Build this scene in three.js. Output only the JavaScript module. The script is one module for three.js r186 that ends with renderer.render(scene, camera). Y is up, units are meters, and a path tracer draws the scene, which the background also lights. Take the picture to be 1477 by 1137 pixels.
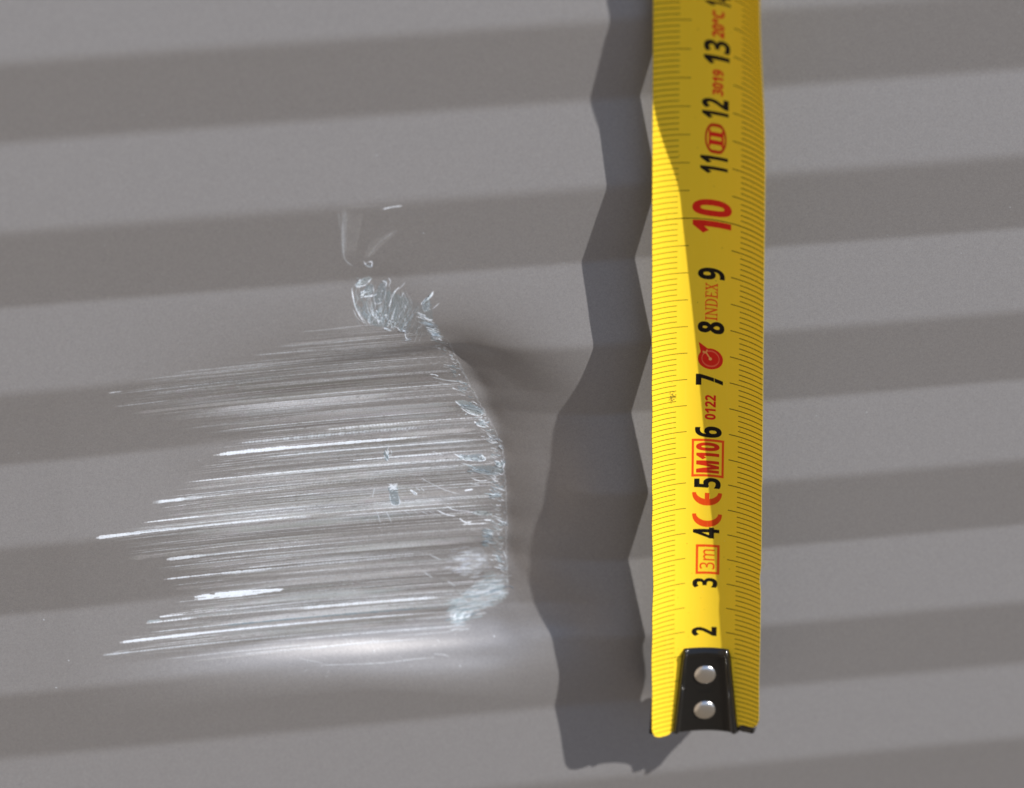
import * as THREE from 'three';
import { mergeGeometries } from 'three/addons/utils/BufferGeometryUtils.js';

/* ---------------------------------------------------------------- camera, sky, sun, exposure */
const MM = 0.001, LIFT = 1.05;                       // design units are millimetres on the panel; its origin is 1.05 m above the ground
const W3 = (x, y, z) => new THREE.Vector3(x * MM, y * MM + LIFT, z * MM);
const scene = new THREE.Scene();
const FOV = 10.04, EYE = [-118.33, 356.94, 582.79];
const FW = [0.1529, -0.5697, -0.8075], RT = [0.9848, 0.0203, 0.1723], UP = [0.0818, 0.8216, -0.5642], FPX = 6472.1;
const camera = new THREE.PerspectiveCamera(FOV, 1477 / 1137, 0.02, 400);
camera.position.copy(W3(...EYE));
camera.up.set(...UP);
camera.lookAt(camera.position.clone().add(new THREE.Vector3(...FW)));
camera.focus = 0.722;
camera.userData.fStop = 14;

const SX = 1.38, SY = 1.45;                          // the sun stands to the right and above
const sunDir = new THREE.Vector3(SX, SY, 1).normalize();
const sun = new THREE.DirectionalLight(new THREE.Color().setRGB(1, 0.965, 0.91), 3.7);
sun.position.copy(W3(0, -60, 0)).addScaledVector(sunDir, 3);
sun.target.position.copy(W3(0, -60, 0));
sun.castShadow = true;
sun.shadow.radius = 1;
sun.shadow.mapSize.set(4096, 4096);
Object.assign(sun.shadow.camera, { left: -1.6, right: 1.6, top: 1.6, bottom: -1.6, near: 0.1, far: 8 });
scene.add(sun, sun.target);

{ // clear sky: deep blue overhead, paler toward the horizon, a wide glow round the sun
  const w = 512, h = 256, d = new Float32Array(w * h * 4);
  for (let j = 0; j < h; j++) for (let i = 0; i < w; i++) {
    const el = ((j + 0.5) / h - 0.5) * Math.PI, az = ((i + 0.5) / w - 0.5) * 2 * Math.PI;
    const v = new THREE.Vector3(Math.cos(el) * Math.cos(az), Math.sin(el), Math.cos(el) * Math.sin(az));
    const t = Math.pow(1 - Math.max(0, v.y), 3), g = Math.max(0, v.dot(sunDir)), glow = 0.5 * Math.pow(g, 6) + 1.2 * Math.pow(g, 60);
    const c = [0.20 + 0.30 * t, 0.30 + 0.30 * t, 0.54 + 0.20 * t], o = (j * w + i) * 4;
    for (let k = 0; k < 3; k++) d[o + k] = (c[k] + glow * [0.5, 0.48, 0.44][k]) * 0.62;
    d[o + 3] = 1;
  }
  const sky = new THREE.DataTexture(d, w, h, THREE.RGBAFormat, THREE.FloatType);
  sky.mapping = THREE.EquirectangularReflectionMapping; sky.magFilter = sky.minFilter = THREE.LinearFilter; sky.needsUpdate = true;
  scene.background = sky; scene.environment = sky;
}
const renderer = new THREE.WebGLRenderer({ antialias: true });
renderer.toneMapping = THREE.LinearToneMapping;
renderer.toneMappingExposure = 1.6;
renderer.shadowMap.enabled = true;

/* ---------------------------------------------------------------- helpers */
let seed = 20240611;
const rnd = () => { seed = (seed + 0x6D2B79F5) | 0; let t = Math.imul(seed ^ (seed >>> 15), 1 | seed); t = (t + Math.imul(t ^ (t >>> 7), 61 | t)) ^ t; return ((t ^ (t >>> 14)) >>> 0) / 4294967296; };
const rr = (a, b) => a + (b - a) * rnd();
const gauss = () => rnd() + rnd() + rnd() + rnd() - 2;
const clamp = (v, a, b) => Math.min(b, Math.max(a, v));
const sm = (a, b, v) => { const t = clamp((v - a) / (b - a), 0, 1); return t * t * (3 - 2 * t); };
const lerp = (a, b, t) => a + (b - a) * t;
function table(pts) { // piecewise linear
  return (x) => { if (x <= pts[0][0]) return pts[0][1]; for (let i = 1; i < pts.length; i++) if (x <= pts[i][0]) return lerp(pts[i - 1][1], pts[i][1], (x - pts[i - 1][0]) / (pts[i][0] - pts[i - 1][0])); return pts[pts.length - 1][1]; };
}
function mesh(name, geo, mat, parent, label) {
  const m = new THREE.Mesh(geo, mat); m.name = name; m.castShadow = m.receiveShadow = true;
  if (label) m.userData.label = label;
  parent.add(m); return m;
}
function gridGeo(nu, nv, fn, uvfn) { // fn(i, j) -> [x,y,z]
  const p = new Float32Array(nu * nv * 3), uv = new Float32Array(nu * nv * 2), idx = [];
  for (let j = 0; j < nv; j++) for (let i = 0; i < nu; i++) {
    const o = j * nu + i; p.set(fn(i, j), o * 3); if (uvfn) uv.set(uvfn(i, j), o * 2);
    if (i < nu - 1 && j < nv - 1) idx.push(o, o + 1, o + nu, o + 1, o + nu + 1, o + nu);
  }
  const g = new THREE.BufferGeometry();
  g.setAttribute('position', new THREE.BufferAttribute(p, 3)); g.setAttribute('uv', new THREE.BufferAttribute(uv, 2));
  g.setIndex(idx); g.computeVertexNormals(); return g;
}

/* ---------------------------------------------------------------- shape of the panel (mm) */
const PITCH = 29.9, RIB = 2.0;
function rib(y) { // valley at y = 0, -29.9, ...; crest half a pitch above; creases pressed with a small radius
  let t = y / PITCH; t -= Math.floor(t); const a = 0.497;
  let z = t < a ? t / a : (1 - t) / (1 - a);
  const soft = (d, r) => (d < r ? (d * d + r * r) / (2 * r) : d);
  const dv = Math.min(t, 1 - t) / 0.5, dc = Math.abs(t - a) / 0.5;
  if (dv < 0.2) z = soft(dv, 0.03); else if (dc < 0.2) z = 1 - soft(dc, 0.06);
  return z * RIB;
}
const rimX = table([[-112, -9], [-103, -7.4], [-98, -6.6], [-84, -7.2], [-72, -8.2], [-64, -9.4], [-55, -12.3], [-50, -14.6], [-44, -17.0], [-36, -19.2], [-28, -22]]);
function dent(x, y) { // how far the sheet is pushed in
  const r = rimX(y), top = sm(-31, -52, y), yb = -101.6 + 2.5 * sm(-30, 4, x), bot = 1 - clamp((yb - y + 0.6) / (10.6 + 9 * sm(-36, 6, x)), 0, 1), bs = bot * bot * (3 - 2 * bot);
  const depth = 5.0 * (0.5 + 0.5 * sm(-36, -66, y)) * (1 - 0.28 * sm(-74, -94, y) * sm(-10, 2, x));
  const across = top * lerp(bs, Math.pow(bot, 1.85), 0.72), round = 1.2 * sm(-90, -99, y) + 0.15 + 0.8 * sm(-52, -38, y);
  let along;
  const u = x - r;
  if (x <= r) along = Math.pow(clamp((x + 80) / (r + 80), 0, 1), 1.2);
  else { const t = clamp((x - r) / 20, 0, 1); along = Math.pow(1 - t, 1.7); }
  if (Math.abs(u) < 6 * round) { // the crease at the end of the scrape opens into a round bowl low down
    const R = 6 * round, L = Math.pow(clamp((r - R + 80) / (r + 80), 0, 1), 1.2), w = 20, Q = Math.pow(1 - R / w, 1.7), sl = 1.2 * L / (r - R + 80), sr = -1.7 * Math.pow(1 - R / w, 0.7) / w;
    const t = (u + R) / (2 * R), h = 2 * R; along = (2 * t ** 3 - 3 * t * t + 1) * L + (t ** 3 - 2 * t * t + t) * h * sl + (3 * t * t - 2 * t ** 3) * Q + (t ** 3 - t * t) * h * sr;
  }
  let d = depth * across * along;
  d += 0.7 * Math.exp(-(((x - 3) / 7) ** 2) - ((y + 104) / 7) ** 2);
  d += 0.5 * Math.exp(-(((x + 30) / 5) ** 2) - ((y + 35) / 5) ** 2);                 // first blow above the scrape
  d += 0.16 * Math.sin(y * 0.9 + x * 0.03) * sm(0.8, 2.4, d) * lerp(1, 0.15, sm(r - 1.5, r + 2.5, x));     // the floor is drawn out in shallow runs
  return d;
}
function surf(x, y) {
  const d = dent(x, y), rx = rimX(y), inScrape = lerp(1, 0.8, sm(rx - 2, rx + 6, x));
  const wave = 0.05 * Math.sin(x / 17 + y / 41 + 1.3) * Math.sin(y / 23 - x / 60) + 0.035 * Math.sin(x / 8.3 - y / 31);
  return rib(y) * (1 - 0.78 * inScrape * sm(0.15, 2.6, d)) - d + wave;
}
// where the line of sight through a pixel of the photograph (1477 x 1137) meets the panel
function at(px, py) {
  const a = (px - 738.5) / FPX, b = -(py - 568.5) / FPX, D = [0, 1, 2].map((k) => FW[k] + a * RT[k] + b * UP[k]);
  let z = 0, x, y;
  for (let k = 0; k < 14; k++) { const t = (z - EYE[2]) / D[2]; x = EYE[0] + t * D[0]; y = EYE[1] + t * D[1]; z = lerp(z, surf(x, y), 0.7); }
  return [x, y, z];
}

/* ---------------------------------------------------------------- panel paint: colour, relief and gloss of the scrape */
const CW = 2048, CX0 = -97, CXW = 180, CY0 = -160, CYH = 190;
const cc = document.createElement('canvas'); cc.width = cc.height = CW;
const cb = document.createElement('canvas'); cb.width = cb.height = CW;
const C = cc.getContext('2d'), B = cb.getContext('2d');
C.fillStyle = 'rgb(157,155,156)'; C.fillRect(0, 0, CW, CW);
B.fillStyle = 'rgb(128,128,128)'; B.fillRect(0, 0, CW, CW);
C.lineCap = B.lineCap = 'round';
const toC = (px, py) => { const [x, y] = at(px, py); return [(x - CX0) / CXW * CW, (1 - (y - CY0) / CYH) * CW]; };
const PXS = 1.27;                                    // texture pixels per photograph pixel
function stroke(pts, width, rgb, alpha, { ends = [0.15, 0.25], broken = 0, relief = 0.5 } = {}) {
  const q = pts.map(([x, y]) => toC(x, y)), n = q.length;
  for (let i = 0; i < n - 1; i++) {
    const t = (i + 0.5) / (n - 1), tp = Math.min(1, t / ends[0] + 0.12, (1 - t) / ends[1] + 0.05);
    let al = alpha * tp; if (broken) al *= 1 - broken * rnd();
    const wd = Math.max(0.8, width * PXS * (0.35 + 0.65 * tp) * (broken ? rr(0.6, 1.15) : 1));
    C.strokeStyle = `rgba(${rgb},${al.toFixed(3)})`; C.lineWidth = wd;
    C.beginPath(); C.moveTo(...q[i]); C.lineTo(...q[i + 1]); C.stroke();
    if (relief) { const v = relief > 0 ? 255 : 0; B.strokeStyle = `rgba(${v},${v},${v},${(Math.abs(relief) * al).toFixed(3)})`; B.lineWidth = wd; B.beginPath(); B.moveTo(...q[i]); B.lineTo(...q[i + 1]); B.stroke(); }
  }
}
const WHITE = '214,222,233', PALE = '190,198,207', GREY = '168,167,168', DARK = '104,101,98', BLUE = '150,167,178', TEAL = '172,186,193';
const drawn = (x0, y0, x1, dy = 0) => { // the way the blow travelled: a shallow curve, rising to the right and levelling off
  const pts = [], n = Math.max(6, Math.round((x1 - x0) / 5));
  const s0 = -(0.122 - 0.00011 * (x0 - 150));
  for (let i = 0; i <= n; i++) { const t = (x1 - x0) * i / n; pts.push([x0 + t, y0 + s0 * t + 0.000055 * t * t + dy * i / n]); }
  return pts;
};
const startX = table([[470, 470], [480, 445], [500, 400], [520, 352], [545, 215], [570, 165], [600, 195], [620, 275], [657, 300], [690, 262], [720, 228], [750, 212], [776, 150], [800, 185], [830, 232], [860, 262], [890, 215], [925, 176], [945, 152]]);
const rimPx = table([[420, 630], [490, 646], [560, 680], [620, 714], [670, 727], [760, 731], [860, 734], [890, 690]]);
// broad worn bands, then hundreds of hair lines
for (let i = 0; i < 60; i++) {
  const y = rr(540, 930), x = startX(y) + rr(20, 160), x1 = Math.min(rimPx(y - 40) - rr(4, 60), x + rr(220, 460));
  if (x1 > x + 60) stroke(drawn(x, y, x1), rr(5, 13), GREY, rr(0.14, 0.38), { ends: [0.25, 0.3], relief: 0.05 });
}
for (let i = 0; i < 95; i++) { // soft whitish wear where the streaks overlap
  const y = rr(585, 925), x = startX(y) + rr(40, 330), x1 = Math.min(rimPx(y - 40) - rr(0, 25), x + rr(120, 360));
  if (x1 > x + 50) stroke(drawn(x, y, x1), rr(2.5, 11), i % 3 ? '190,192,197' : '172,178,184', rr(0.08, 0.24), { ends: [0.35, 0.2], relief: 0.04 });
}
for (let i = 0; i < 14; i++) { const y = rr(520, 910), x = startX(y) + rr(40, 230), x1 = Math.min(rimPx(y - 40) - rr(0, 40), x + rr(200, 420)); if (x1 > x + 60) stroke(drawn(x, y, x1), rr(3, 8), '128,125,123', rr(0.1, 0.28), { ends: [0.3, 0.3], relief: -0.1 }); }
for (let i = 0; i < 1000; i++) {
  const y = 470 + 475 * rnd(), s = startX(y) + Math.abs(gauss()) * 130, x1 = Math.min(rimPx(y - 45) - Math.abs(gauss()) * 40, s + rr(60, 420));
  if (x1 < s + 30) continue;
  const k = rnd(), light = y > 640 ? 0.74 : 0.6;
  if (k < light) stroke(drawn(s, y, x1, rr(-3, 3)), rr(0.6, 1.1), k < 0.12 ? WHITE : k < 0.45 ? PALE : GREY, rr(0.15, 0.6), { broken: 0.6, relief: 0.5 });
  else stroke(drawn(s, y, x1, rr(-3, 3)), rr(0.6, 1.3), '120,117,116', rr(0.12, 0.35), { broken: 0.5, relief: -0.6 });
}
// named scratches: [x0, y0, x1, width, colour, strength, brokenness]
for (const [x0, y0, x1, w, c, a, br = 0.3] of [
  [434, 479, 520, 1.2, PALE, 0.5], [400, 498, 590, 2.2, GREY, 0.5], [392, 501, 560, 1.4, PALE, 0.35], [365, 513, 470, 1.6, PALE, 0.5], [252, 538, 400, 1.2, PALE, 0.5],
  [195, 549, 470, 1.3, PALE, 0.5], [155, 570, 664, 1.7, PALE, 0.62], [157, 567, 176, 2, WHITE, 0.6], [200, 560, 500, 3.5, GREY, 0.45], [165, 587, 245, 1.6, PALE, 0.6], [190, 597, 640, 6, GREY, 0.55], [250, 601, 520, 2, PALE, 0.3],
  [265, 619, 470, 1.2, PALE, 0.4], [312, 622, 655, 1.6, WHITE, 0.62], [340, 640, 655, 3.8, PALE, 0.62, 0.6], [470, 620, 590, 3.4, WHITE, 0.45, 0.7],
  [308, 657, 625, 4.2, WHITE, 0.95, 0.25], [318, 655, 440, 5.4, WHITE, 0.7, 0.5], [370, 661, 712, 1.9, WHITE, 0.9, 0.2], [309, 667, 470, 1.1, PALE, 0.5], [288, 676, 560, 1.2, PALE, 0.5],
  [262, 683, 600, 1.2, GREY, 0.7], [268, 696, 470, 1.8, WHITE, 0.8], [430, 680, 555, 1.4, PALE, 0.7], [500, 665, 655, 2.3, WHITE, 0.85], [560, 659, 720, 1.3, PALE, 0.6], [250, 708, 470, 2.2, GREY, 0.7], [255, 716, 700, 1.3, PALE, 0.5],
  [222, 725, 300, 5.5, PALE, 0.7, 0.6], [230, 724, 268, 5, WHITE, 0.7, 0.5], [300, 719, 470, 4, GREY, 0.6, 0.5], [380, 719, 475, 1.6, WHITE, 0.75], [208, 754, 300, 2.3, WHITE, 0.9], [260, 749, 470, 1.5, PALE, 0.6],
  [137, 777, 470, 2.4, WHITE, 0.88], [140, 776, 215, 5.5, WHITE, 0.8, 0.4], [180, 770, 260, 3.4, PALE, 0.7, 0.5], [420, 748, 560, 2.2, PALE, 0.6], [440, 745, 722, 4.6, GREY, 0.75, 0.15], [450, 742, 722, 1.5, WHITE, 0.55], [480, 745, 728, 1.6, WHITE, 0.75],
  [180, 800, 480, 1.5, PALE, 0.55], [188, 806, 330, 9, GREY, 0.4, 0.4], [242, 807, 300, 6, WHITE, 0.8, 0.5], [280, 803, 400, 3, PALE, 0.7, 0.5], [228, 820, 470, 1.8, PALE, 0.75], [360, 808, 640, 1.4, PALE, 0.6], [237, 836, 420, 3, WHITE, 0.92], [320, 828, 390, 5, WHITE, 0.6, 0.7], [330, 822, 650, 1.8, WHITE, 0.75], [420, 816, 665, 3, PALE, 0.55, 0.4],
  [248, 845, 340, 1.3, PALE, 0.55], [255, 850, 330, 5, GREY, 0.4, 0.5], [255, 869, 300, 1.3, PALE, 0.6], [300, 868, 625, 1.5, PALE, 0.75], [520, 841, 640, 1.2, PALE, 0.5],
  [231, 890, 268, 2.6, WHITE, 0.85], [212, 899, 284, 3, WHITE, 0.75, 0.4], [213, 897, 232, 4, TEAL, 0.7], [430, 878, 655, 4.2, WHITE, 0.8, 0.5], [380, 882, 520, 1.6, PALE, 0.6],
  [215, 913, 380, 2, PALE, 0.75], [172, 927, 655, 3.2, WHITE, 0.95, 0.2], [174, 927, 300, 5.2, WHITE, 0.75, 0.4], [320, 903, 650, 3, BLUE, 0.8, 0.4], [250, 923, 330, 1.6, PALE, 0.6],
  [148, 946, 500, 2.6, PALE, 0.7], [150, 945, 190, 4, PALE, 0.4], [230, 952, 470, 1.6, PALE, 0.4], [270, 955, 420, 2, GREY, 0.5], [330, 946, 640, 1.4, PALE, 0.5]]) stroke(drawn(x0, y0, x1), w, c, a, { ends: [w > 2.4 ? 0.06 : 0.12, 0.22], broken: br, relief: 0.8 }), x1 < 560 && w > 1.4 && (() => { const P = drawn(x0, y0, x1 + 190).filter(([px, py]) => px > x1 - 60 && px < rimPx(py) - 4); if (P.length > 8) stroke(P, Math.min(2, w * 0.6), c, a * 0.6, { ends: [0.3, 0.3], broken: 0.5, relief: 0.6 }); })();
for (let i = 0; i < 84; i++) { // long fine continuations up to the rim
  const y = rr(545, 930), x = startX(y) + rr(60, 300), P = drawn(x, y, 760), e = P.findIndex(([px, py]) => px > rimPx(py) - 3); if (e > 12) stroke(P.slice(0, e), rr(0.9, 2), [WHITE, PALE, PALE, GREY][i % 4], rr(0.3, 0.7), { ends: [0.3, 0.08], broken: 0.5, relief: 0.7 });
}
for (let i = 0; i < 3200; i++) { // worn speckle between the scratches
  const y = 505 + 400 * rnd(), x = lerp(startX(y) + 40, rimPx(y), Math.sqrt(rnd())), l = rr(1, 6); if (y > 900 - (x - 180) * 0.05 && x > 600) continue;
  stroke([[x, y], [x + l * 0.5, y - 0.045 * l], [x + l, y - 0.09 * l]], rr(0.6, 1.1), rnd() < 0.7 ? PALE : DARK, rr(0.12, 0.42), { ends: [0.4, 0.4], relief: 0.4 });
}
{ // the thick lozenge of bared primer
  const P = drawn(281, 863, 399);
  for (let i = 0; i < 240; i++) { const t = Math.pow(rnd(), 0.9) * 0.98, h = 5.2 * Math.pow(Math.sin(Math.PI * Math.min(1, 0.12 + t * 0.88)), 0.8) * (1 - 0.45 * t), b = P[Math.floor(t * (P.length - 1))]; const o = rr(-h, h); stroke([[b[0], b[1] + o], [b[0] + rr(8, 20), b[1] + o * 0.9 - rr(0.6, 1.8)]], rr(1, 2), rnd() < 0.95 ? WHITE : GREY, 0.85, { relief: 0.4 }); }
}
const patch = (pts, c, a) => { const k = pts.length, P = new THREE.CatmullRomCurve3(pts.map(([x, y]) => new THREE.Vector3(x, y, 0)), true).getPoints(k * 10).map((v) => toC(v.x + rr(-2, 2), v.y + rr(-1.5, 1.5))); C.fillStyle = `rgba(${c},${a})`; C.beginPath(); P.forEach((p, i) => (i ? C.lineTo(...p) : C.moveTo(...p))); C.fill(); };
patch([[652, 872], [668, 858], [690, 848], [700, 828], [712, 824], [718, 842], [730, 852], [728, 866], [706, 876], [686, 882], [672, 896], [658, 898]], TEAL, 0.34);
patch([[664, 812], [676, 794], [692, 790], [702, 800], [704, 818], [690, 826], [672, 824]], '176,182,192', 0.3); patch([[668, 856], [690, 842], [716, 846], [724, 858], [700, 868], [676, 866]], TEAL, 0.3);
patch([[530, 462], [540, 450], [552, 442], [560, 420], [574, 426], [590, 432], [588, 462], [586, 477], [566, 472], [540, 470]], BLUE, 0.38); patch([[606, 442], [620, 436], [624, 462], [632, 484], [624, 490], [612, 470]], BLUE, 0.25); patch([[580, 436], [600, 434], [612, 446], [622, 476], [612, 486], [590, 478]], '150,154,158', 0.3);
const curve = (pts) => new THREE.CatmullRomCurve3(pts.map(([x, y]) => new THREE.Vector3(x, y, 0))).getPoints(pts.length * 6).map((v) => [v.x, v.y]);
const line = (pts, w, c, a, o = {}) => stroke(curve(pts), w, c, a, { ends: [0.12, 0.15], broken: 0.3, relief: 0.9, ...o });
// brushed scuffs above the dent
for (let i = 0; i < 34; i++) { const t = i / 33, x = lerp(492, 522, t); line([[x + 1, 302 + 6 * t + rr(-4, 6)], [x - 3 * t, 330], [lerp(494, 511, t) + rr(-1, 1), lerp(372, 366, t) + rr(-6, 8)]], rr(0.6, 1.3), t < 0.3 ? PALE : GREY, rr(0.15, 0.5), { relief: 0.2, broken: 0.7 }); }
line([[494, 318], [494, 350], [498, 375], [510, 385]], 2, PALE, 0.45); line([[488, 305], [490, 330]], 1.4, PALE, 0.3); line([[500, 300], [545, 297]], 2, GREY, 0.3);
line([[552, 302], [565, 299], [581, 297]], 2, WHITE, 0.85);
for (let i = 0; i < 22; i++) { const t = i / 21; line([[lerp(525, 536, t), 374 - 4 * t], [lerp(533, 552, t), 353], [lerp(560, 578, t) + rr(-6, 4), 333 + rr(-6, 4)]], rr(0.6, 1.2), GREY, rr(0.25, 0.6), { relief: 0.2, broken: 0.7 }); }
line([[524, 376], [529, 384], [535, 385], [536, 378], [528, 379]], 2, WHITE, 0.75); line([[530, 372], [545, 352], [575, 330]], 1.2, PALE, 0.4);
// gouged paint where the blow first bit
const blob = (pts, c, a, edge = 0.8) => {
  const q = curve([...pts, pts[0]]).map(([x, y]) => toC(x + rr(-1.3, 1.3), y + rr(-1, 1))), X = pts.map((p) => p[0]), Y = pts.map((p) => p[1]), bx = [Math.min(...X), Math.max(...X), Math.min(...Y), Math.max(...Y)];
  for (const [K, st] of [[C, `rgba(${c},${a})`], [B, `rgba(210,210,210,${a * 0.7})`]]) { K.fillStyle = st; K.beginPath(); q.forEach((p, i) => (i ? K.lineTo(...p) : K.moveTo(...p))); K.fill(); }
  for (let i = 0; i < 26; i++) { const x = rr(bx[0] + 2, bx[1] - 3), y = rr(bx[2] + 1, bx[3] - 1); line([[x, y], [x + rr(1, 4), y + rr(-1.5, 2)]], rr(0.7, 1.5), [DARK, PALE, '120,128,134', TEAL][i % 4], rr(0.25, 0.6)); }
  line([...pts.slice(Math.floor(pts.length / 2)), pts[0]].map(([x, y]) => [x + rr(-1, 1), y + rr(-1, 1)]), 1.5, WHITE, edge, { broken: 0.7 });
};
blob([[512, 412], [520, 404], [531, 399], [536, 401], [530, 409], [518, 414]], TEAL, 0.55); line([[512, 412], [520, 403]], 2, WHITE, 0.8); line([[513, 414], [530, 411]], 1.6, WHITE, 0.7);
blob([[521, 422], [531, 410], [538, 412], [537, 424], [525, 429]], BLUE, 0.5); line([[519, 430], [526, 428], [538, 427], [544, 424]], 2, WHITE, 0.9); line([[520, 422], [526, 420]], 2.4, WHITE, 0.7);
blob([[539, 428], [546, 412], [556, 404], [557, 416], [552, 436], [542, 438]], BLUE, 0.42, 0.6); line([[551, 405], [557, 408], [556, 414]], 2, PALE, 0.7); line([[560, 401], [563, 406], [560, 414]], 1.6, PALE, 0.6);
line([[507, 415], [509, 428], [513, 444], [519, 456], [526, 468]], 2, WHITE, 0.85); line([[509, 446], [515, 458], [524, 466]], 1.2, PALE, 0.5);
line([[576, 414], [568, 423], [563, 437], [560, 449]], 2, WHITE, 0.8); line([[584, 408], [575, 418]], 1.4, PALE, 0.5); line([[582, 422], [578, 430]], 2, PALE, 0.5); line([[590, 433], [582, 447], [576, 456], [575, 462]], 1.8, PALE, 0.75); line([[549, 436], [549, 450], [551, 458]], 1.6, PALE, 0.6); line([[541, 436], [541, 446]], 1.4, PALE, 0.6);
for (let i = 0; i < 170; i++) { // fan of bristled strokes
  const t = rnd(), bx = lerp(526, 586, t), by = 464 + 10 * t + rr(-9, 4), an = lerp(-2.25, -0.95, t) + rr(-0.16, 0.16), L = rr(6, 26) * (1 + 0.4 * t);
  line([[bx, by], [bx + Math.cos(an) * L * 0.5 - 1.5, by + Math.sin(an) * L * 0.5], [bx + Math.cos(an) * L, by + Math.sin(an) * L]], rr(0.7, 1.7), [WHITE, PALE, BLUE, BLUE, DARK][Math.floor(rnd() * 5)], rr(0.15, 0.6));
}
for (let i = 0; i < 60; i++) { const t = rnd(), x = lerp(535, 582, t) + rr(-5, 5), y = 456 + 16 * t + rr(-9, 6); line([[x, y], [x + rr(-4, 4), y + rr(-5, 5)], [x + rr(-4, 4), y + rr(-6, 6)]], rr(0.8, 1.5), [WHITE, PALE, DARK][i % 3], rr(0.3, 0.8)); }
line([[553, 473], [560, 476], [564, 477]], 2.4, WHITE, 0.9); line([[566, 470], [573, 473], [578, 478], [584, 478], [585, 486], [588, 491]], 1.8, WHITE, 0.85); line([[584, 492], [590, 490]], 2, WHITE, 0.8);
for (let i = 0; i < 190; i++) { const t = rnd(), x = lerp(512, 590, t), y0 = rr(400, 440) + 18 * t, b = (0.5 - t) * 18; line([[x + b * 0.2 + rr(-3, 3), y0], [x - b * 0.5 + rr(-2, 2), y0 + rr(12, 20)], [x + b + rr(-4, 4), y0 + rr(24, 40)]].map(([a, q]) => [a, Math.min(q, 476)]), rr(0.6, 1.3), [PALE, BLUE, TEAL, DARK][i % 4], rr(0.12, 0.42)); }
for (let i = 0; i < 60; i++) { const x = rr(584, 612), y = rr(440, 484); line([[x, y], [x - rr(1, 5), y + rr(4, 9)], [x - rr(0, 8), y + rr(8, 15)]], rr(0.6, 1.2), [PALE, BLUE, GREY, DARK][i % 4], rr(0.15, 0.4)); }
// second bite beside it, on the rim
line([[607, 440], [614, 432], [621, 428], [625, 420]], 3, WHITE, 0.75); blob([[608, 436], [618, 429], [620, 440], [612, 450]], BLUE, 0.5, 0.3); line([[624, 446], [634, 437]], 1.8, PALE, 0.6);
for (let i = 0; i < 46; i++) { const t = Math.pow(rnd(), 0.8), x = lerp(601, 626, t) + rr(-3, 3), y = lerp(450, 490, t) + rr(-4, 4); line([[x, y], [x + rr(5, 9), y + rr(0.5, 4)], [x + rr(10, 17), y + rr(2, 7)]], rr(0.9, 2.2), [WHITE, PALE, BLUE][Math.floor(rnd() * 3)], rr(0.4, 0.85)); }
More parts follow.
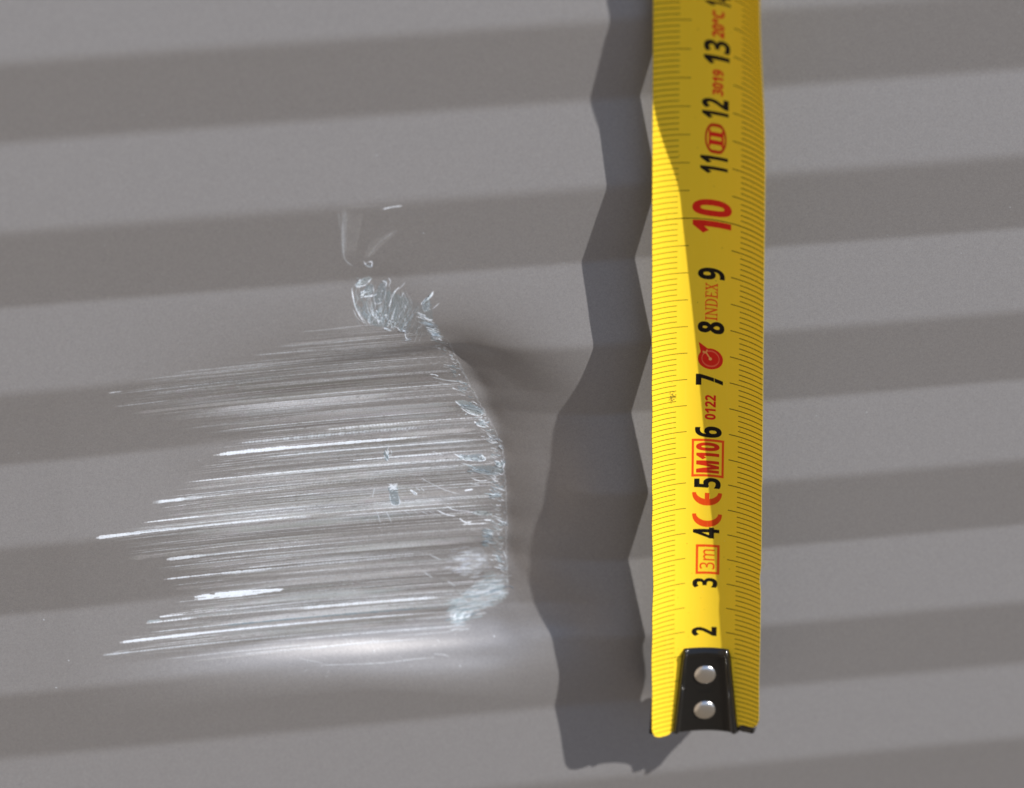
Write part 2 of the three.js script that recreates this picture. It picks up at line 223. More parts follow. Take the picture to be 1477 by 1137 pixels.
// nicks and rags of paint down the rim
for (const [pts, w, c, a] of [
  [[[620, 540], [628, 541], [632, 543]], 2, WHITE, 0.75], [[[622, 544], [640, 548], [655, 550], [666, 550]], 2.4, PALE, 0.55], [[[632, 552], [650, 555]], 1.6, PALE, 0.4], [[[648, 512], [653, 514]], 1.8, PALE, 0.6], [[[657, 520], [662, 526]], 2, DARK, 0.9], [[[678, 560], [684, 565]], 2.4, DARK, 0.8],
  [[[656, 578], [662, 584], [672, 589], [686, 591], [700, 598]], 2.2, WHITE, 0.85], [[[664, 588], [676, 596], [688, 600]], 2, WHITE, 0.7], [[[684, 608], [690, 614], [702, 617]], 2, WHITE, 0.8], [[[690, 605], [700, 609]], 1.6, PALE, 0.7], [[[695, 611], [703, 614]], 1.6, PALE, 0.6],
  [[[705, 629], [712, 634], [718, 634]], 2, WHITE, 0.75], [[[720, 634], [725, 638]], 1.6, PALE, 0.6], [[[720, 643], [725, 648]], 2.4, WHITE, 0.8], [[[654, 654], [664, 660], [672, 664], [682, 663], [698, 664]], 2, WHITE, 0.75], [[[622, 651], [640, 657]], 1.6, PALE, 0.5], [[[664, 668], [680, 673], [692, 680], [708, 684], [726, 682]], 2.6, PALE, 0.7], [[[716, 667], [722, 671], [728, 666]], 3.4, TEAL, 0.85], [[[722, 664], [727, 669], [725, 676]], 2.4, WHITE, 0.7],
  [[[680, 690], [692, 694], [704, 693]], 1.8, WHITE, 0.6], [[[678, 698], [692, 700]], 1.8, PALE, 0.55], [[[604, 688], [624, 699], [644, 708], [666, 714]], 1.7, PALE, 0.6], [[[670, 708], [682, 706]], 2.6, WHITE, 0.75], [[[697, 712], [714, 714], [726, 718]], 2.2, TEAL, 0.75], [[[722, 706], [728, 708]], 2.4, PALE, 0.7],
  [[[592, 707], [597, 711], [601, 714]], 3.2, WHITE, 0.9], [[[600, 704], [606, 708]], 1.6, PALE, 0.6], [[[607, 704], [612, 709]], 1.4, PALE, 0.6], [[[540, 704], [537, 718]], 1.8, PALE, 0.6], [[[543, 737], [549, 755]], 2, PALE, 0.6], [[[557, 738], [565, 755]], 2.2, PALE, 0.6], [[[608, 738], [618, 743]], 1.5, PALE, 0.6], [[[618, 738], [636, 745]], 1.5, PALE, 0.6], [[[630, 736], [642, 742], [658, 745]], 2.6, WHITE, 0.7], [[[642, 729], [655, 736], [676, 738], [694, 743]], 2, WHITE, 0.65], [[[662, 748], [672, 754], [680, 753]], 2.4, WHITE, 0.7], [[[666, 757], [680, 756], [706, 755]], 2, WHITE, 0.65], [[[596, 736], [604, 742]], 1.2, PALE, 0.4], [[[584, 738], [590, 742]], 1.2, PALE, 0.4],
  [[[698, 750], [708, 751]], 2.6, WHITE, 0.65], [[[715, 748], [724, 753], [733, 757]], 2.6, PALE, 0.7], [[[618, 800], [637, 808]], 2, PALE, 0.5], [[[612, 826], [624, 834]], 2, PALE, 0.5], [[[645, 838], [657, 846]], 2.2, PALE, 0.6], [[[664, 818], [684, 822]], 2, WHITE, 0.6], [[[712, 818], [724, 820], [733, 822]], 1.8, WHITE, 0.7], [[[716, 802], [720, 810]], 3, PALE, 0.6], [[[726, 794], [730, 806]], 2.2, PALE, 0.45], [[[730, 836], [733, 840]], 2, PALE, 0.6]]) line(pts, w, c, a);
blob([[657, 578], [668, 577], [684, 584], [699, 596], [690, 600], [672, 592]], TEAL, 0.6); blob([[658, 655], [676, 657], [694, 655], [700, 664], [676, 664]], BLUE, 0.5); blob([[672, 672], [700, 672], [724, 674], [726, 682], [700, 684]], BLUE, 0.45, 0.4); blob([[560, 703], [572, 700], [574, 712], [576, 727], [566, 729]], BLUE, 0.6, 0.5); blob([[678, 738], [700, 737], [710, 743], [692, 744]], TEAL, 0.5, 0.3);
for (let i = 0; i < 40; i++) { const x = 559 + gauss() * 4, y = 660 + gauss() * 7, a = rr(-0.6, 0.6) - Math.PI / 2; line([[x, y], [x + 6 * Math.cos(a), y + 6 * Math.sin(a)]], rr(0.7, 1.6), [WHITE, BLUE][i % 2], 0.55); line([[566 + gauss() * 6, 702 + gauss() * 5], [568 + gauss() * 6, 703 + gauss() * 4]], 1.2, WHITE, 0.5); }
for (let i = 0; i < 46; i++) { const y = rr(762, 786), x = rr(694, 704); line([[x, y], [x + rr(6, 14), y + rr(1, 4)]], rr(1, 2.6), [TEAL, PALE, BLUE, '120,128,134'][i % 4], rr(0.3, 0.7)); }
{ const rx = table([[460, 627], [490, 646], [522, 662], [560, 680], [594, 700], [620, 714], [650, 726], [690, 729], [740, 731], [790, 731], [850, 733]]); for (let i = 0; i < 420; i++) { const y = rr(462, 866), x = rx(y) - 2 + Math.min(1, -Math.abs(gauss()) * 13), l = rr(2, 12) * (0.6 + 0.8 * rnd()); line([[x - l, y - l * rr(0, 0.5)], [x - l / 2, y + rr(-1, 1)], [x, y + l * rr(-0.2, 0.3)]], rr(0.6, 1.5), [WHITE, PALE, BLUE, TEAL, PALE, BLUE, GREY][Math.floor(rnd() * 7)], rr(0.2, 0.65)); }
  for (let k = 0; k < 3; k++) { const E = []; for (let y = 480; y < 866; y += 3) E.push([rx(y) + rr(-2.4, 1), y]); stroke(E, 1.3, [PALE, TEAL, WHITE][k], 0.28, { ends: [0.05, 0.05], broken: 0.95, relief: 0.8 }); } }
for (let i = 0; i < 620; i++) { // smeared primer in the lower corner
  const t = rnd(), x = lerp(652, 722, t) + gauss() * 6, y = lerp(884, 842, Math.pow(t, 1.2)) + gauss() * 17; line([[x - 8, y + 1.5], [x, y + rr(-1, 1)], [x + 9, y - 1]], rr(1, 3), [TEAL, PALE, BLUE, PALE, GREY][i % 5], rr(0.14, 0.45), { relief: 0.5 }); }
for (let i = 0; i < 170; i++) { const x = 676 + gauss() * 22, y = 812 + gauss() * 16; line([[x - 6, y + 1], [x + 6, y + rr(-2, 1)]], rr(1, 3.4), [PALE, '176,182,196', GREY][i % 3], rr(0.1, 0.36)); }
for (let i = 0; i < 40; i++) { const x = 660 + gauss() * 9, y = 892 + gauss() * 6; line([[x, y], [x + rr(3, 9), y - rr(1, 4)]], rr(1, 3), [TEAL, WHITE][i % 2], rr(0.2, 0.5)); }
line([[724, 848], [736, 846], [741, 850]], 2, '100,110,122', 0.5);
for (const [pts, a] of [[[[450, 960], [500, 959], [560, 956], [600, 951], [628, 949]], 0.5], [[[560, 918], [620, 914], [650, 911], [662, 906]], 0.45], [[[430, 938], [500, 930], [560, 922]], 0.35], [[[430, 950], [470, 958]], 0.3], [[[625, 944], [640, 945], [648, 948]], 0.4]]) line(pts, 1.4, PALE, a);
for (let i = 0; i < 26; i++) { const x = rr(440, 640), y = rr(915, 975); line([[x, y], [x + rr(-7, 7), y + rr(2, 6)]], 0.9, PALE, rr(0.1, 0.3)); }
for (const [x, y] of [[98, 953], [62, 894], [610, 336], [712, 918], [663, 961], [80, 992]]) line([[x, y], [x + 1.4, y + 0.5]], 1.1, PALE, 0.7);
for (let i = 0; i < 60; i++) { const x = rr(10, 1470), y = rr(10, 1130); line([[x, y], [x + 1, y + 0.4]], rr(0.7, 1.2), i % 3 ? PALE : DARK, rr(0.15, 0.4)); }

const dataTex = (arr, srgb) => { const t = new THREE.DataTexture(arr, CW, CW, THREE.RGBAFormat, THREE.UnsignedByteType); if (srgb) t.colorSpace = THREE.SRGBColorSpace; t.magFilter = THREE.LinearFilter; t.minFilter = THREE.LinearFilter; t.needsUpdate = true; return t; };
function flipped(ctx) { const s = ctx.getImageData(0, 0, CW, CW).data, d = new Uint8Array(s.length), r = CW * 4; for (let j = 0; j < CW; j++) d.set(s.subarray(j * r, (j + 1) * r), (CW - 1 - j) * r); return d; }
const colourArr = flipped(C), bumpArr = flipped(B), glossArr = new Uint8Array(CW * CW * 4);
{ // metallic grain of the paint at several sizes
  const coarse = Array.from({ length: 513 * 513 }, () => rnd() - 0.5), mid = Array.from({ length: 1025 * 1025 }, () => rnd() - 0.5);
  for (let j = 0; j < CW; j++) for (let i = 0; i < CW; i++) {
    const o = (j * CW + i) * 4, n = 0.04 * gauss() + 0.04 * mid[(j >> 1) * 1025 + (i >> 1)] + 0.022 * coarse[(j >> 2) * 513 + (i >> 2)], edge = i < 3 || j < 3 || i > CW - 4 || j > CW - 4;
    const worn = (colourArr[o] - 155) / 90;
    for (let k = 0; k < 3; k++) colourArr[o + k] = clamp(colourArr[o + k] * (edge ? 1 : 1 + n), 0, 255);
    const bn = edge ? 0 : 8 * gauss() + 9 * mid[(j >> 1) * 1025 + (i >> 1)];
    for (let k = 0; k < 3; k++) { bumpArr[o + k] = clamp(bumpArr[o + k] + bn, 0, 255); }
    glossArr[o + 1] = clamp(112 + 60 * Math.abs(worn) + 40 * n, 60, 230); glossArr[o + 2] = 255 * clamp(1 - 2.2 * Math.abs(worn), 0, 1);   // bared primer and worn paint are not metallic
    glossArr[o + 3] = 255;
  }
}
const glossTex = dataTex(glossArr);
const panelMat = new THREE.MeshPhysicalMaterial({ map: dataTex(colourArr, true), bumpMap: dataTex(bumpArr), bumpScale: 0.00005, roughnessMap: glossTex, metalnessMap: glossTex, roughness: 1, metalness: 0.6 });

/* ---------------------------------------------------------------- ground and panel */
{ // pale paving in front of the door, far below the frame; its sunlit tone comes back in the downward faces
  const g = new THREE.PlaneGeometry(60, 60); g.rotateX(-Math.PI / 2);
  const m = mesh('ground', g, new THREE.MeshStandardMaterial({ color: new THREE.Color().setRGB(0.12, 0.098, 0.072), roughness: 0.95 }), scene);
  m.userData.kind = 'structure';
}
{ // unseen wall added left of the door to bounce warm light onto the tape
  const g = new THREE.BoxGeometry(0.24, 2.7, 1.8); g.translate(-0.98, 1.35, 0.86);
  const m = mesh('fill_wall', g, new THREE.MeshStandardMaterial({ color: new THREE.Color().setRGB(0.32, 0.265, 0.205), roughness: 0.95 }), scene);
  m.userData = { label: 'unseen sandy wall added left of the ribbed door as a warm fill reflector', category: 'wall' };
}
const panel = new THREE.Group(); panel.name = 'metal_panel'; panel.position.copy(W3(0, 0, 0)); scene.add(panel);
panel.userData = { label: 'grey brown ribbed metal door sheet with a scraped dent, behind the yellow tape', category: 'metal sheet' };
{
  const xs = [], ys = [];
  for (let x = -859; x < -110; x += 60) xs.push(x);
  for (let x = -110; x <= 100; x += x > -84 && x < 20 ? 0.5 : 1.5) xs.push(x);
  for (let x = 110; x <= 1200; x += 60) xs.push(x);
  for (let y = -1046; y < -175; y += PITCH / 16) ys.push(y);
  for (let y = -175; y <= 50; y += y > -116 && y < -28 ? 0.42 : 0.75) ys.push(y);
  for (let y = 51; y < 1100; y += PITCH / 16) ys.push(y);
  const face = gridGeo(xs.length, ys.length, (i, j) => [xs[i] * MM, ys[j] * MM, surf(xs[i], ys[j]) * MM], (i, j) => [(xs[i] - CX0) / CXW, (ys[j] - CY0) / CYH]);
  mesh('painted_sheet', face, panelMat, panel, 'grey brown ribbed sheet with white scratches in a dent');
  const core = new THREE.BoxGeometry(2.05, 2.14, 0.03); core.translate(0.17, 0.027, -0.026);
  mesh('door_core', core, new THREE.MeshStandardMaterial({ color: new THREE.Color().setRGB(0.5, 0.48, 0.42), roughness: 0.9 }), panel);
}
// curled rags of paint standing off the rim of the dent
{
  const mats = [[0.62, 0.68, 0.73], [0.46, 0.53, 0.58], [0.30, 0.29, 0.285]].map((c) => new THREE.MeshStandardMaterial({ color: new THREE.Color().setRGB(...c), roughness: 0.5, metalness: 0.1, side: THREE.DoubleSide }));
  const flake = (px, py, len, wid, ang, kind, lift) => {
    const [x, y, z] = at(px, py), n = 9, ca = Math.cos(ang), sa = Math.sin(ang), k = rr(0.7, 1.3), jag = Array.from({ length: n }, () => rr(0.25, 1.2)), off = Array.from({ length: n }, () => rr(-0.35, 0.35));
    const g = gridGeo(n, 3, (i, j) => {
      const t = i / (n - 1) - 0.5, w = wid * jag[i] * (1 - 1.6 * t * t), v = (j - 1) / 2 * w + off[i] * wid * 0.5, u = t * len, c = 0.7 * lift * k * (0.1 + 0.5 * jag[i]) * (0.25 + 1.2 * (j / 2) ** 2 * (1 - t * t));
      const X = x + u * ca - v * sa, Y = y + u * sa + v * ca; return [X * MM, Y * MM, (surf(X, Y) + 0.05 + c) * MM];
    });
    mesh('paint_flake', g, mats[kind], panel);
  };
  for (const f of [[680, 588, 4.2, 0.8, -0.42, 1, 0.45], [694, 611, 1.8, 0.6, -0.4, 1, 0.4], [714, 633, 1.6, 0.4, -0.5, 0, 0.35], [723, 645, 0.9, 0.5, -0.7, 0, 0.35], [722, 668, 1.6, 0.9, 0.4, 1, 0.5], [690, 680, 4.0, 0.6, -0.25, 1, 0.35], [676, 661, 3.2, 0.5, -0.2, 1, 0.3], [714, 715, 2.2, 0.5, -0.3, 1, 0.4], [727, 755, 1.6, 0.5, -0.5, 0, 0.4], [720, 806, 1.2, 0.7, -1.1, 1, 0.5], [725, 820, 2, 0.35, -0.1, 0, 0.3], [616, 431, 2.2, 0.6, 0.9, 1, 0.4], [624, 470, 1.8, 0.5, -0.3, 0, 0.35], [629, 485, 1.6, 0.5, -0.3, 0, 0.35], [560, 475, 1.3, 0.4, -0.2, 0, 0.3], [582, 478, 1.6, 0.4, -0.4, 0, 0.3], [589, 490, 0.9, 0.4, 0.2, 0, 0.3], [523, 424, 1.2, 0.6, 0.6, 0, 0.3], [517, 408, 1.5, 0.5, 0.8, 1, 0.25], [531, 383, 1.3, 0.5, -0.5, 0, 0.3], [598, 711, 1.1, 0.3, -0.9, 0, 0.25], [703, 774, 1.7, 0.5, -0.2, 1, 0.35], [700, 782, 1.5, 0.4, -0.2, 1, 0.35], [705, 766, 1.5, 0.4, -0.2, 1, 0.35]]) flake(...f);
}

/* ---------------------------------------------------------------- tape measure: a hollow spring blade, 19 mm wide, marked in centimetres */
const tape = new THREE.Group(); tape.name = 'tape_measure'; scene.add(tape);
tape.userData = { label: 'yellow steel measuring tape with black end hook standing on the ribbed sheet', category: 'tape measure' };
const TB = [24.5, -118.6, 0];
tape.position.copy(W3(...TB));
const HALF = 9.5, RAD = 14.66, TX = 23.94, TY = -98.57, TZ = 9.7, TANG = -0.0296, SLOPE = -0.0217;
function arc(s, q) { // s: centimetres along the blade, q: -1 (left edge) .. 1 (right edge)
  const sc = Math.min(s, 15), k = (sc - 2) / 11, tw = 0.204 + 0.2734 * k + 0.0529 * k * k, th = q * HALF / RAD;
  const lx = RAD * Math.sin(th), lz = RAD * (1 - Math.cos(th)), c = Math.cos(tw), sn = Math.sin(tw), L = (s - 2) * 10;
  const kick = sm(11.4, 14.2, s) * Math.max(0, q) ** 2.5, X = lx * c - lz * sn - 1.0 * kick, Z = lx * sn + lz * c + 2.2 * kick - 0.9 * sm(2.7, 1.2, s) * Math.max(0, -q) ** 2;
  return [TX + L * Math.sin(TANG) + X * Math.cos(TANG) - TB[0], TY + L * Math.cos(TANG) - X * Math.sin(TANG) - TB[1], TZ + SLOPE * L + Z - TB[2]];
}
function arcN(s, q) { const a = new THREE.Vector3(...arc(s, q - 0.02)), b = new THREE.Vector3(...arc(s, q + 0.02)), c = new THREE.Vector3(...arc(s - 0.05, q)), d = new THREE.Vector3(...arc(s + 0.05, q)); return b.sub(a).cross(d.sub(c)).normalize(); }
const lift = (s, q, off) => { const p = arc(s, q), n = arcN(s, q); return [p[0] + n.x * off, p[1] + n.y * off, p[2] + n.z * off]; };
const bump1 = (s, c, w) => Math.exp(-(((s - c) / w) ** 2));
const qEdge = (s, side) => side < 0 ? -1 + 0.02 * bump1(s, 3.25, 0.35) + 0.012 * bump1(s, 0.8, 0.3) + 0.006 * Math.sin(s * 7) * bump1(s, 5, 4) : 1 + 0.022 * bump1(s, 11.2, 1.7) - 0.04 * sm(12.4, 14.2, s) - 0.028 * bump1(s, 3.3, 0.16) - 0.008 * bump1(s, 5, 0.2) - 0.01 * bump1(s, 1.2, 0.5);

const TW = 512, TL = 2048, S0 = -0.2, S1 = 15.0;
const tc = document.createElement('canvas'); tc.width = TW; tc.height = TL;
const T = tc.getContext('2d');
const qx = (q) => (q + 1) / 2 * TW, sy = (s) => (1 - (s - S0) / (S1 - S0)) * TL;
const sOf = table([[-12, 14], [72, 13], [156, 12], [237, 11], [319.5, 10], [396, 9], [473.5, 8], [546.5, 7], [622, 6], [694.5, 5], [765.5, 4], [836, 3], [907, 2], [980, 1], [1047, 0]]);
const xc = table([[0, 1029.5], [300, 1027.5], [650, 1022], [900, 1019]]);
const qOf = (x, y) => (x - xc(y)) * 0.0119;
T.fillStyle = 'rgb(252,214,52)'; T.fillRect(0, 0, TW, TL);
const BLACK = 'rgb(26,23,20)', RED = 'rgb(226,42,28)', ORANGE = 'rgb(240,84,28)';
{ // graduations: every millimetre along both edges, longer every five, one line right across at ten centimetres
  for (let m = 0; m <= 149; m++) {
    const s = m / 10, long = m % 5 === 0, y = sy(s), th = 1.5;
    T.fillStyle = 'rgba(44,36,10,0.78)';
    T.fillRect(qx(-1), y - th / 2, qx(long ? -0.38 : -0.565) - qx(-1), th); T.fillStyle = 'rgba(22,18,8,0.97)'; T.fillRect(qx(long ? 0.345 : 0.51), y - 0.8, qx(1) - qx(long ? 0.345 : 0.51), 1.6);
    if (m === 100) T.fillRect(qx(-1), y - th / 2, TW, th);
  }
}
// writing runs up the blade: glyph tops point left. Boxes are given where they stand in the photograph.
function box(x0, x1, y0, y1) { const ym = (y0 + y1) / 2; return { l: qx(qOf(x0, ym)), r: qx(qOf(x1, ym)), t: sy(sOf(y0)), b: sy(sOf(y1)) }; }
function word(str, x0, x1, y0, y1, colour, font = 'bold 200px sans-serif', fat = 5) {
  const b = box(x0, x1, y0, y1), K = document.createElement('canvas').getContext('2d'); K.font = font;
  const m = K.measureText(str), w = m.actualBoundingBoxRight + m.actualBoundingBoxLeft, h = m.actualBoundingBoxAscent + m.actualBoundingBoxDescent;
  T.save(); T.translate(b.r, b.b); T.rotate(-Math.PI / 2); T.scale((b.b - b.t) / w, (b.r - b.l) / h);
  T.font = font; T.fillStyle = T.strokeStyle = colour; T.fillText(str, m.actualBoundingBoxLeft, -m.actualBoundingBoxDescent);
  if (fat) { T.lineWidth = fat; T.lineJoin = 'round'; T.strokeText(str, m.actualBoundingBoxLeft, -m.actualBoundingBoxDescent); }
  T.restore();
}
const frame = (x0, x1, y0, y1, c, w) => { const b = box(x0, x1, y0, y1); T.fillStyle = c; const wx = w * 3.1, wy = w * 1.9; T.fillRect(b.l, b.t, b.r - b.l, wy); T.fillRect(b.l, b.b - wy, b.r - b.l, wy); T.fillRect(b.l, b.t, wx, b.b - b.t); T.fillRect(b.r - wx, b.t, wx, b.b - b.t); };
word('14', 1016, 1052, -30, 5, BLACK);
word('13', 1014.5, 1051.5, 55, 90, BLACK); word('12', 1012.5, 1050, 141, 170, BLACK); word('11', 1011, 1049, 225, 250, BLACK);
word('10', 1001, 1055, 290, 338, RED, 'bold 200px sans-serif', 6);
word('9', 1008, 1045, 388, 404, BLACK); word('8', 1007, 1044, 465, 481.5, BLACK); word('7', 1004.5, 1042, 539, 554, BLACK);
word('6', 1003, 1040, 614.5, 630, BLACK); word('5', 1001.5, 1038.5, 688, 702, BLACK); word('4', 1000, 1037, 758, 773, BLACK); word('3', 999, 1034.5, 830, 843, BLACK); word('2', 998, 1034, 901, 914, BLACK);
word('20\u00b0C', 1026, 1043, 12, 50, RED, 'bold 200px sans-serif'); word('3019', 1027, 1042, 98, 135, RED, 'bold 200px sans-serif'); word('0122', 1017, 1032, 568.5, 604, RED, 'bold 200px sans-serif');
word('INDEX', 1018, 1035, 409, 463, ORANGE, '200px serif', 2);
frame(997.5, 1044, 632.5, 686, ORANGE, 3.2); word('M10', 1005, 1036.5, 638, 680, 'rgb(216,52,24)', 'bold 200px sans-serif', 10);
frame(1003.5, 1038, 782, 824, ORANGE, 3.4); word('3m', 1009, 1031, 789, 817, ORANGE, '200px sans-serif', 1);
{ // accuracy class in a rounded ring
  const b = box(1016, 1048, 176.5, 221); T.strokeStyle = 'rgb(204,58,22)'; T.lineWidth = 8;
  T.beginPath(); T.roundRect(b.l + 6, b.t + 5, b.r - b.l - 12, b.b - b.t - 10, [Math.min(46, (b.b - b.t) / 2 - 6)]); T.stroke();
  T.fillStyle = RED; const e = box(1022, 1043, 187, 210), H = (e.b - e.t); for (const f of [0.12, 0.62]) T.fillRect(e.l, e.t + f * H, e.r - e.l, 0.27 * H); for (const x of [e.l, e.r - 8]) T.fillRect(x, e.t - 0.02 * H, 8, H * 1.04);
}
{ // conformity mark: two round-backed letters opening upwards
  T.strokeStyle = 'rgb(232,78,24)'; T.lineWidth = 16;
  for (const [y0, y1, bar] of [[708, 725, true], [738, 755.5, false]]) {
    const b = box(998, 1041.5, y0, y1), cx = (b.l + b.r) / 2, rx = (b.r - b.l) / 2 - 9, ry = b.b - b.t - 5;
    T.save(); T.translate(cx, b.t); T.scale(1, ry / rx); T.beginPath(); T.arc(0, 0, rx, 0, Math.PI); T.restore(); T.lineWidth = 17; T.stroke();
    if (bar) { T.beginPath(); T.moveTo(cx, b.t + 2); T.lineTo(cx, b.b - 4); T.lineWidth = 20; T.stroke(); }
  }
}
{ // round red emblem with a horn, a thin ring and a small dial hand
  const P = (x, y) => [qx(qOf(990 + x / 14.21, 480 + y / 14.21)), sy(sOf(480 + y / 14.21))];
  const ell = (x, y, rx, ry) => { const c = P(x, y), e = P(x + rx, y + ry); T.beginPath(); T.ellipse(c[0], c[1], Math.abs(e[0] - c[0]), Math.abs(e[1] - c[1]), 0, 0, 7); };
  T.fillStyle = RED; ell(495, 530, 250, 205); T.fill();
  T.beginPath(); T.moveTo(...P(255, 205)); T.lineTo(...P(430, 325)); T.lineTo(...P(520, 345)); T.lineTo(...P(270, 460)); T.lineTo(...P(295, 390)); T.closePath(); T.fill();
  T.strokeStyle = 'rgb(240,106,74)'; T.lineWidth = 4; ell(495, 525, 172, 150); T.stroke();
  T.strokeStyle = 'rgb(244,170,90)'; T.lineWidth = 5; T.beginPath(); T.moveTo(...P(490, 525)); T.lineTo(...P(405, 410)); T.lineTo(...P(430, 350)); T.moveTo(...P(405, 410)); T.lineTo(...P(335, 395)); T.stroke();
  T.fillStyle = 'rgb(244,180,100)'; ell(490, 530, 34, 30); T.fill();
}
{ // wear: specks, a few nicked letters and a scuffed patch beside the seven
  for (let i = 0; i < 110; i++) { T.fillStyle = `rgba(${i % 3 ? '90,74,12' : '246,232,150'},${rr(0.2, 0.6).toFixed(2)})`; T.fillRect(rnd() * TW, rnd() * TL, rr(2, 5), rr(1, 2.4)); }
  for (let i = 0; i < 60; i++) { const q = qOf(970 + gauss() * 4, 575), s = sOf(569) + gauss() * 0.09; T.fillStyle = `rgba(92,80,30,${rr(0.3, 0.8).toFixed(2)})`; T.fillRect(qx(q), sy(s), rr(2, 8), rr(1, 2.2)); }
  for (let i = 0; i < 240; i++) { T.fillStyle = `rgba(255,240,120,${rr(0.02, 0.07).toFixed(3)})`; T.fillRect(rnd() * TW, rnd() * TL, rr(1.5, 4), rr(40, 260)); }
  T.fillStyle = 'rgba(252,214,52,0.9)'; const g = box(1029.6, 1030.4, 539, 556); T.fillRect(g.l, g.t, Math.max(3, g.r - g.l), g.b - g.t);
}
const tapeTex = new THREE.CanvasTexture(tc); tapeTex.colorSpace = THREE.SRGBColorSpace; tapeTex.anisotropy = 8;
const bladeMat = new THREE.MeshPhysicalMaterial({ map: tapeTex, roughness: 0.45, specularIntensity: 0.25 });
const steelMat = new THREE.MeshStandardMaterial({ color: new THREE.Color().setRGB(0.34, 0.26, 0.05), metalness: 0.2, roughness: 0.5 });
{
  const rows = []; for (let s = 0; s < 15; s += 0.12) rows.push(s); for (let s = 15; s <= 22; s += 0.5) rows.push(s);
  const nu = 49, sEnd = (q) => { const a = Math.abs(q), e = a > 0.8 ? 0.2 * (1 - Math.sqrt(Math.max(0, 1 - ((a - 0.8) / 0.2) ** 2))) : 0; return e + 0.13 * sm(0.5, 0.7, q) - 0.1 * sm(-0.5, -0.7, q); };
  const sq = (i, j) => { const f = i / (nu - 1) * 2 - 1; let s = rows[j]; const e0 = sEnd(f); s = e0 + s * (1 - e0 / 15); const e = f < 0 ? -qEdge(s, -1) : qEdge(s, 1); return [s, f * (1 - (1 - e) * Math.abs(f) ** 3)]; };
  const front = gridGeo(nu, rows.length, (i, j) => { const [s, q] = sq(i, j); return arc(s, q).map((v) => v * MM); }, (i, j) => { const [s, q] = sq(i, j); return [(q + 1) / 2, (s - S0) / (S1 - S0)]; });
  mesh('blade', front, bladeMat, tape, 'yellow blade with black and red markings');
  const back = gridGeo(nu, rows.length, (i, j) => { const [s, q] = sq(nu - 1 - i, j); return lift(s, q, -0.16).map((v) => v * MM); });
  const rim = (pts) => gridGeo(pts.length, 2, (i, j) => (j ? arc(...pts[i]) : lift(...pts[i], -0.16)).map((v) => v * MM));
  const L = rows.map((_, j) => sq(0, j)).reverse(), R = rows.map((_, j) => sq(nu - 1, j)), E = Array.from({ length: nu }, (_, i) => sq(i, 0));
  mesh('blade_back', mergeGeometries([back, rim(L), rim(E), rim(R)]), steelMat, tape, 'bare underside and thin edge of the blade');
}
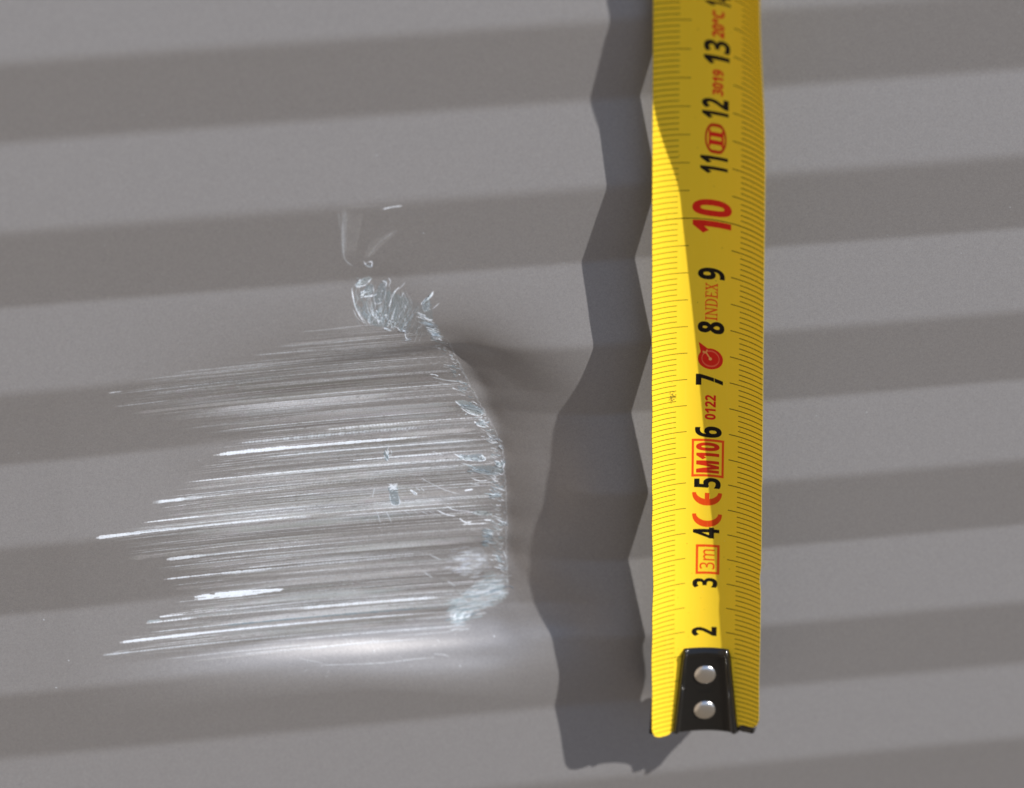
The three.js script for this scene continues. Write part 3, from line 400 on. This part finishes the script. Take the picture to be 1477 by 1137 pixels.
/* hook: plate riveted on the blade, bent over its end into a foot that stands on the sheet */
const hookMat = new THREE.MeshPhysicalMaterial({ color: new THREE.Color().setRGB(0.008, 0.0076, 0.0072), roughness: 0.3, specularIntensity: 0.3, clearcoat: 0.8, clearcoatRoughness: 0.08 });
{
  const parts = [];
  const path = []; for (let s = 1.66; s >= 0.0; s -= 0.02) path.push([s, 0]); for (let a = 0; a <= 6; a++) { const t = a / 6 * Math.PI / 2; path.push([-0.02 - 0.07 * Math.sin(t), 0.75 * (1 - Math.cos(t))]); } path.push([-0.09, 2.5], [-0.09, 5]);
  const nu = 61, shoulder = (f) => Math.sqrt(Math.max(0, 1 - Math.max(0, (Math.abs(f) - 0.91) / 0.09) ** 2));
  const P = (i, j) => {
    const f = i / (nu - 1) * 2 - 1, [s, drop] = path[j], cen = 0.005, hw = lerp(0.585, 0.425, clamp(s / 1.62, 0, 1)) * (s > 1.5 ? lerp(1, 0.92, ((s - 1.5) / 0.16) ** 2) : 1);
    const topRound = s > 1.54 ? Math.sqrt(Math.max(0, 1 - ((s - 1.54) / 0.12) ** 2)) : 1, ridge = Math.exp(-(((Math.abs(f) - 0.9) / 0.07) ** 2)) + 0.55 * Math.exp(-(((s - 1.57) / 0.05) ** 2)) * (0.6 + 0.6 * Math.abs(f)), off = 0.02 + (0.46 + 0.34 * ridge) * shoulder(f) * topRound;
    const p = lift(Math.max(s, -0.02), cen + f * hw, off), n = arcN(0, cen + f * hw);
    if (s < -0.02) { p[1] -= (-0.02 - s) * 10; }
    return [p[0] - n.x * drop, p[1] - n.y * drop, p[2] - n.z * drop].map((v) => v * MM);
  };
  const pg = gridGeo(nu, path.length, (i, j) => P(nu - 1 - i, j)); parts.push(pg);
  const under = (off) => gridGeo(17, 12, (i, j) => { const f = (off < -0.8 ? i : 16 - i) / 8 - 1, s = 0.06 + 2.7 * j / 11; return lift(s, f * lerp(0.62, 0.5, j / 11), (off < -0.8 ? Math.min(-0.22, off * sm(2.8, 1.5, s)) : off) * (Math.abs(f) > 0.99 && off < -0.8 ? 0.2 : 1)).map((v) => v * MM); });
  parts.push(under(-1.7), under(-0.2));   // backing leaf on the underside
  // foot: a curved plate as wide as the blade, from just under it down to the sheet, with rounded corners and a small lip
  const nq = 41, nz = 12, foot = (face) => gridGeo(nq, nz, (i, j) => {
    const ii = face > 0 ? nq - 1 - i : i, f = ii / (nq - 1) * 2 - 1, q = f < 0 ? f * 1.02 : f * 1.0, top = lift(0.06, clamp(q, -1, 1), -0.35), t = j / (nz - 1);
    top[2] -= (f > 0 ? 2.4 : 0.6) * (Math.max(0, Math.abs(f) - 0.84) / 0.16) ** 1.6;
    const extra = (Math.abs(q) - 1) * (Math.abs(q) > 1 ? 9.5 : 0) * Math.sign(q), cornerZ = 0.9 + 1.2 * Math.max(0, Math.abs(f) - 0.88) / 0.12;
    const z = lerp(top[2], cornerZ, t), lip = 0.5 * Math.exp(-((t / 0.08) ** 2)) * sm(0.55, 0.7, q);
    const inset = q < 0 ? 2.0 * t * sm(-0.5, -1, q) : -0.6 * t * sm(0.5, 1, q);
    return [top[0] + extra * 0.82 + inset, top[1] - 0.55 + 0.55 * sm(0.5, 0.8, q) - lip - 0.9 * t * (1 - t) + (face > 0 ? -0.45 : 0.45), z].map((v) => v * MM);
  });
  const a = foot(1), b = foot(-1); parts.push(a, b);
  const side = (get) => gridGeo(2, get.n, (i, k) => get(i, k));
  const va = a.attributes.position, vb = b.attributes.position, V = (at_, i, j) => [at_.getX(j * nq + i), at_.getY(j * nq + i), at_.getZ(j * nq + i)];
  for (const [n, fn] of [[nq, (i, k) => (i ? V(va, nq - 1 - k, 0) : V(vb, k, 0))], [nq, (i, k) => (i ? V(vb, k, nz - 1) : V(va, nq - 1 - k, nz - 1))], [nz, (i, k) => (i ? V(vb, 0, k) : V(va, nq - 1, k))], [nz, (i, k) => (i ? V(va, 0, k) : V(vb, nq - 1, k))]]) { fn.n = n; parts.push(side(fn)); }
  const hook = mesh('hook', mergeGeometries(parts), hookMat, tape, 'glossy black end hook bent down to the sheet');
  const slot = new THREE.BoxGeometry(2.4 * MM, 0.28 * MM, 0.1 * MM);
  const put = (g, s, q, off) => { const p = lift(s, q, off), n = arcN(s, q), m = new THREE.Matrix4().makeRotationFromQuaternion(new THREE.Quaternion().setFromUnitVectors(new THREE.Vector3(0, 0, 1), n)); m.setPosition(p[0] * MM, p[1] * MM, p[2] * MM); g.applyMatrix4(m); return g; };
  mesh('stamped_bar', put(slot, 0.76, 0, 0.50), hookMat, hook);
  const rivetMat = new THREE.MeshStandardMaterial({ color: new THREE.Color().setRGB(0.82, 0.8, 0.77), metalness: 1, roughness: 0.24 });
  for (const s of [1.13, 0.385]) {
    const pr = []; for (let i = 0; i <= 12; i++) { const t = i / 12; pr.push(new THREE.Vector2(1.88 * Math.sin(t * Math.PI / 2), 0.62 * Math.pow(Math.cos(t * Math.PI / 2), 0.75))); }
    pr.reverse(); pr.unshift(new THREE.Vector2(1.88, -0.25));
    const g = new THREE.LatheGeometry(pr, 40); g.rotateX(Math.PI / 2); g.scale(MM, MM, MM);
    mesh('rivet', put(g, s, -0.01, 0.42), rivetMat, hook, 'round silver rivet head');
  }
}
renderer.render(scene, camera);
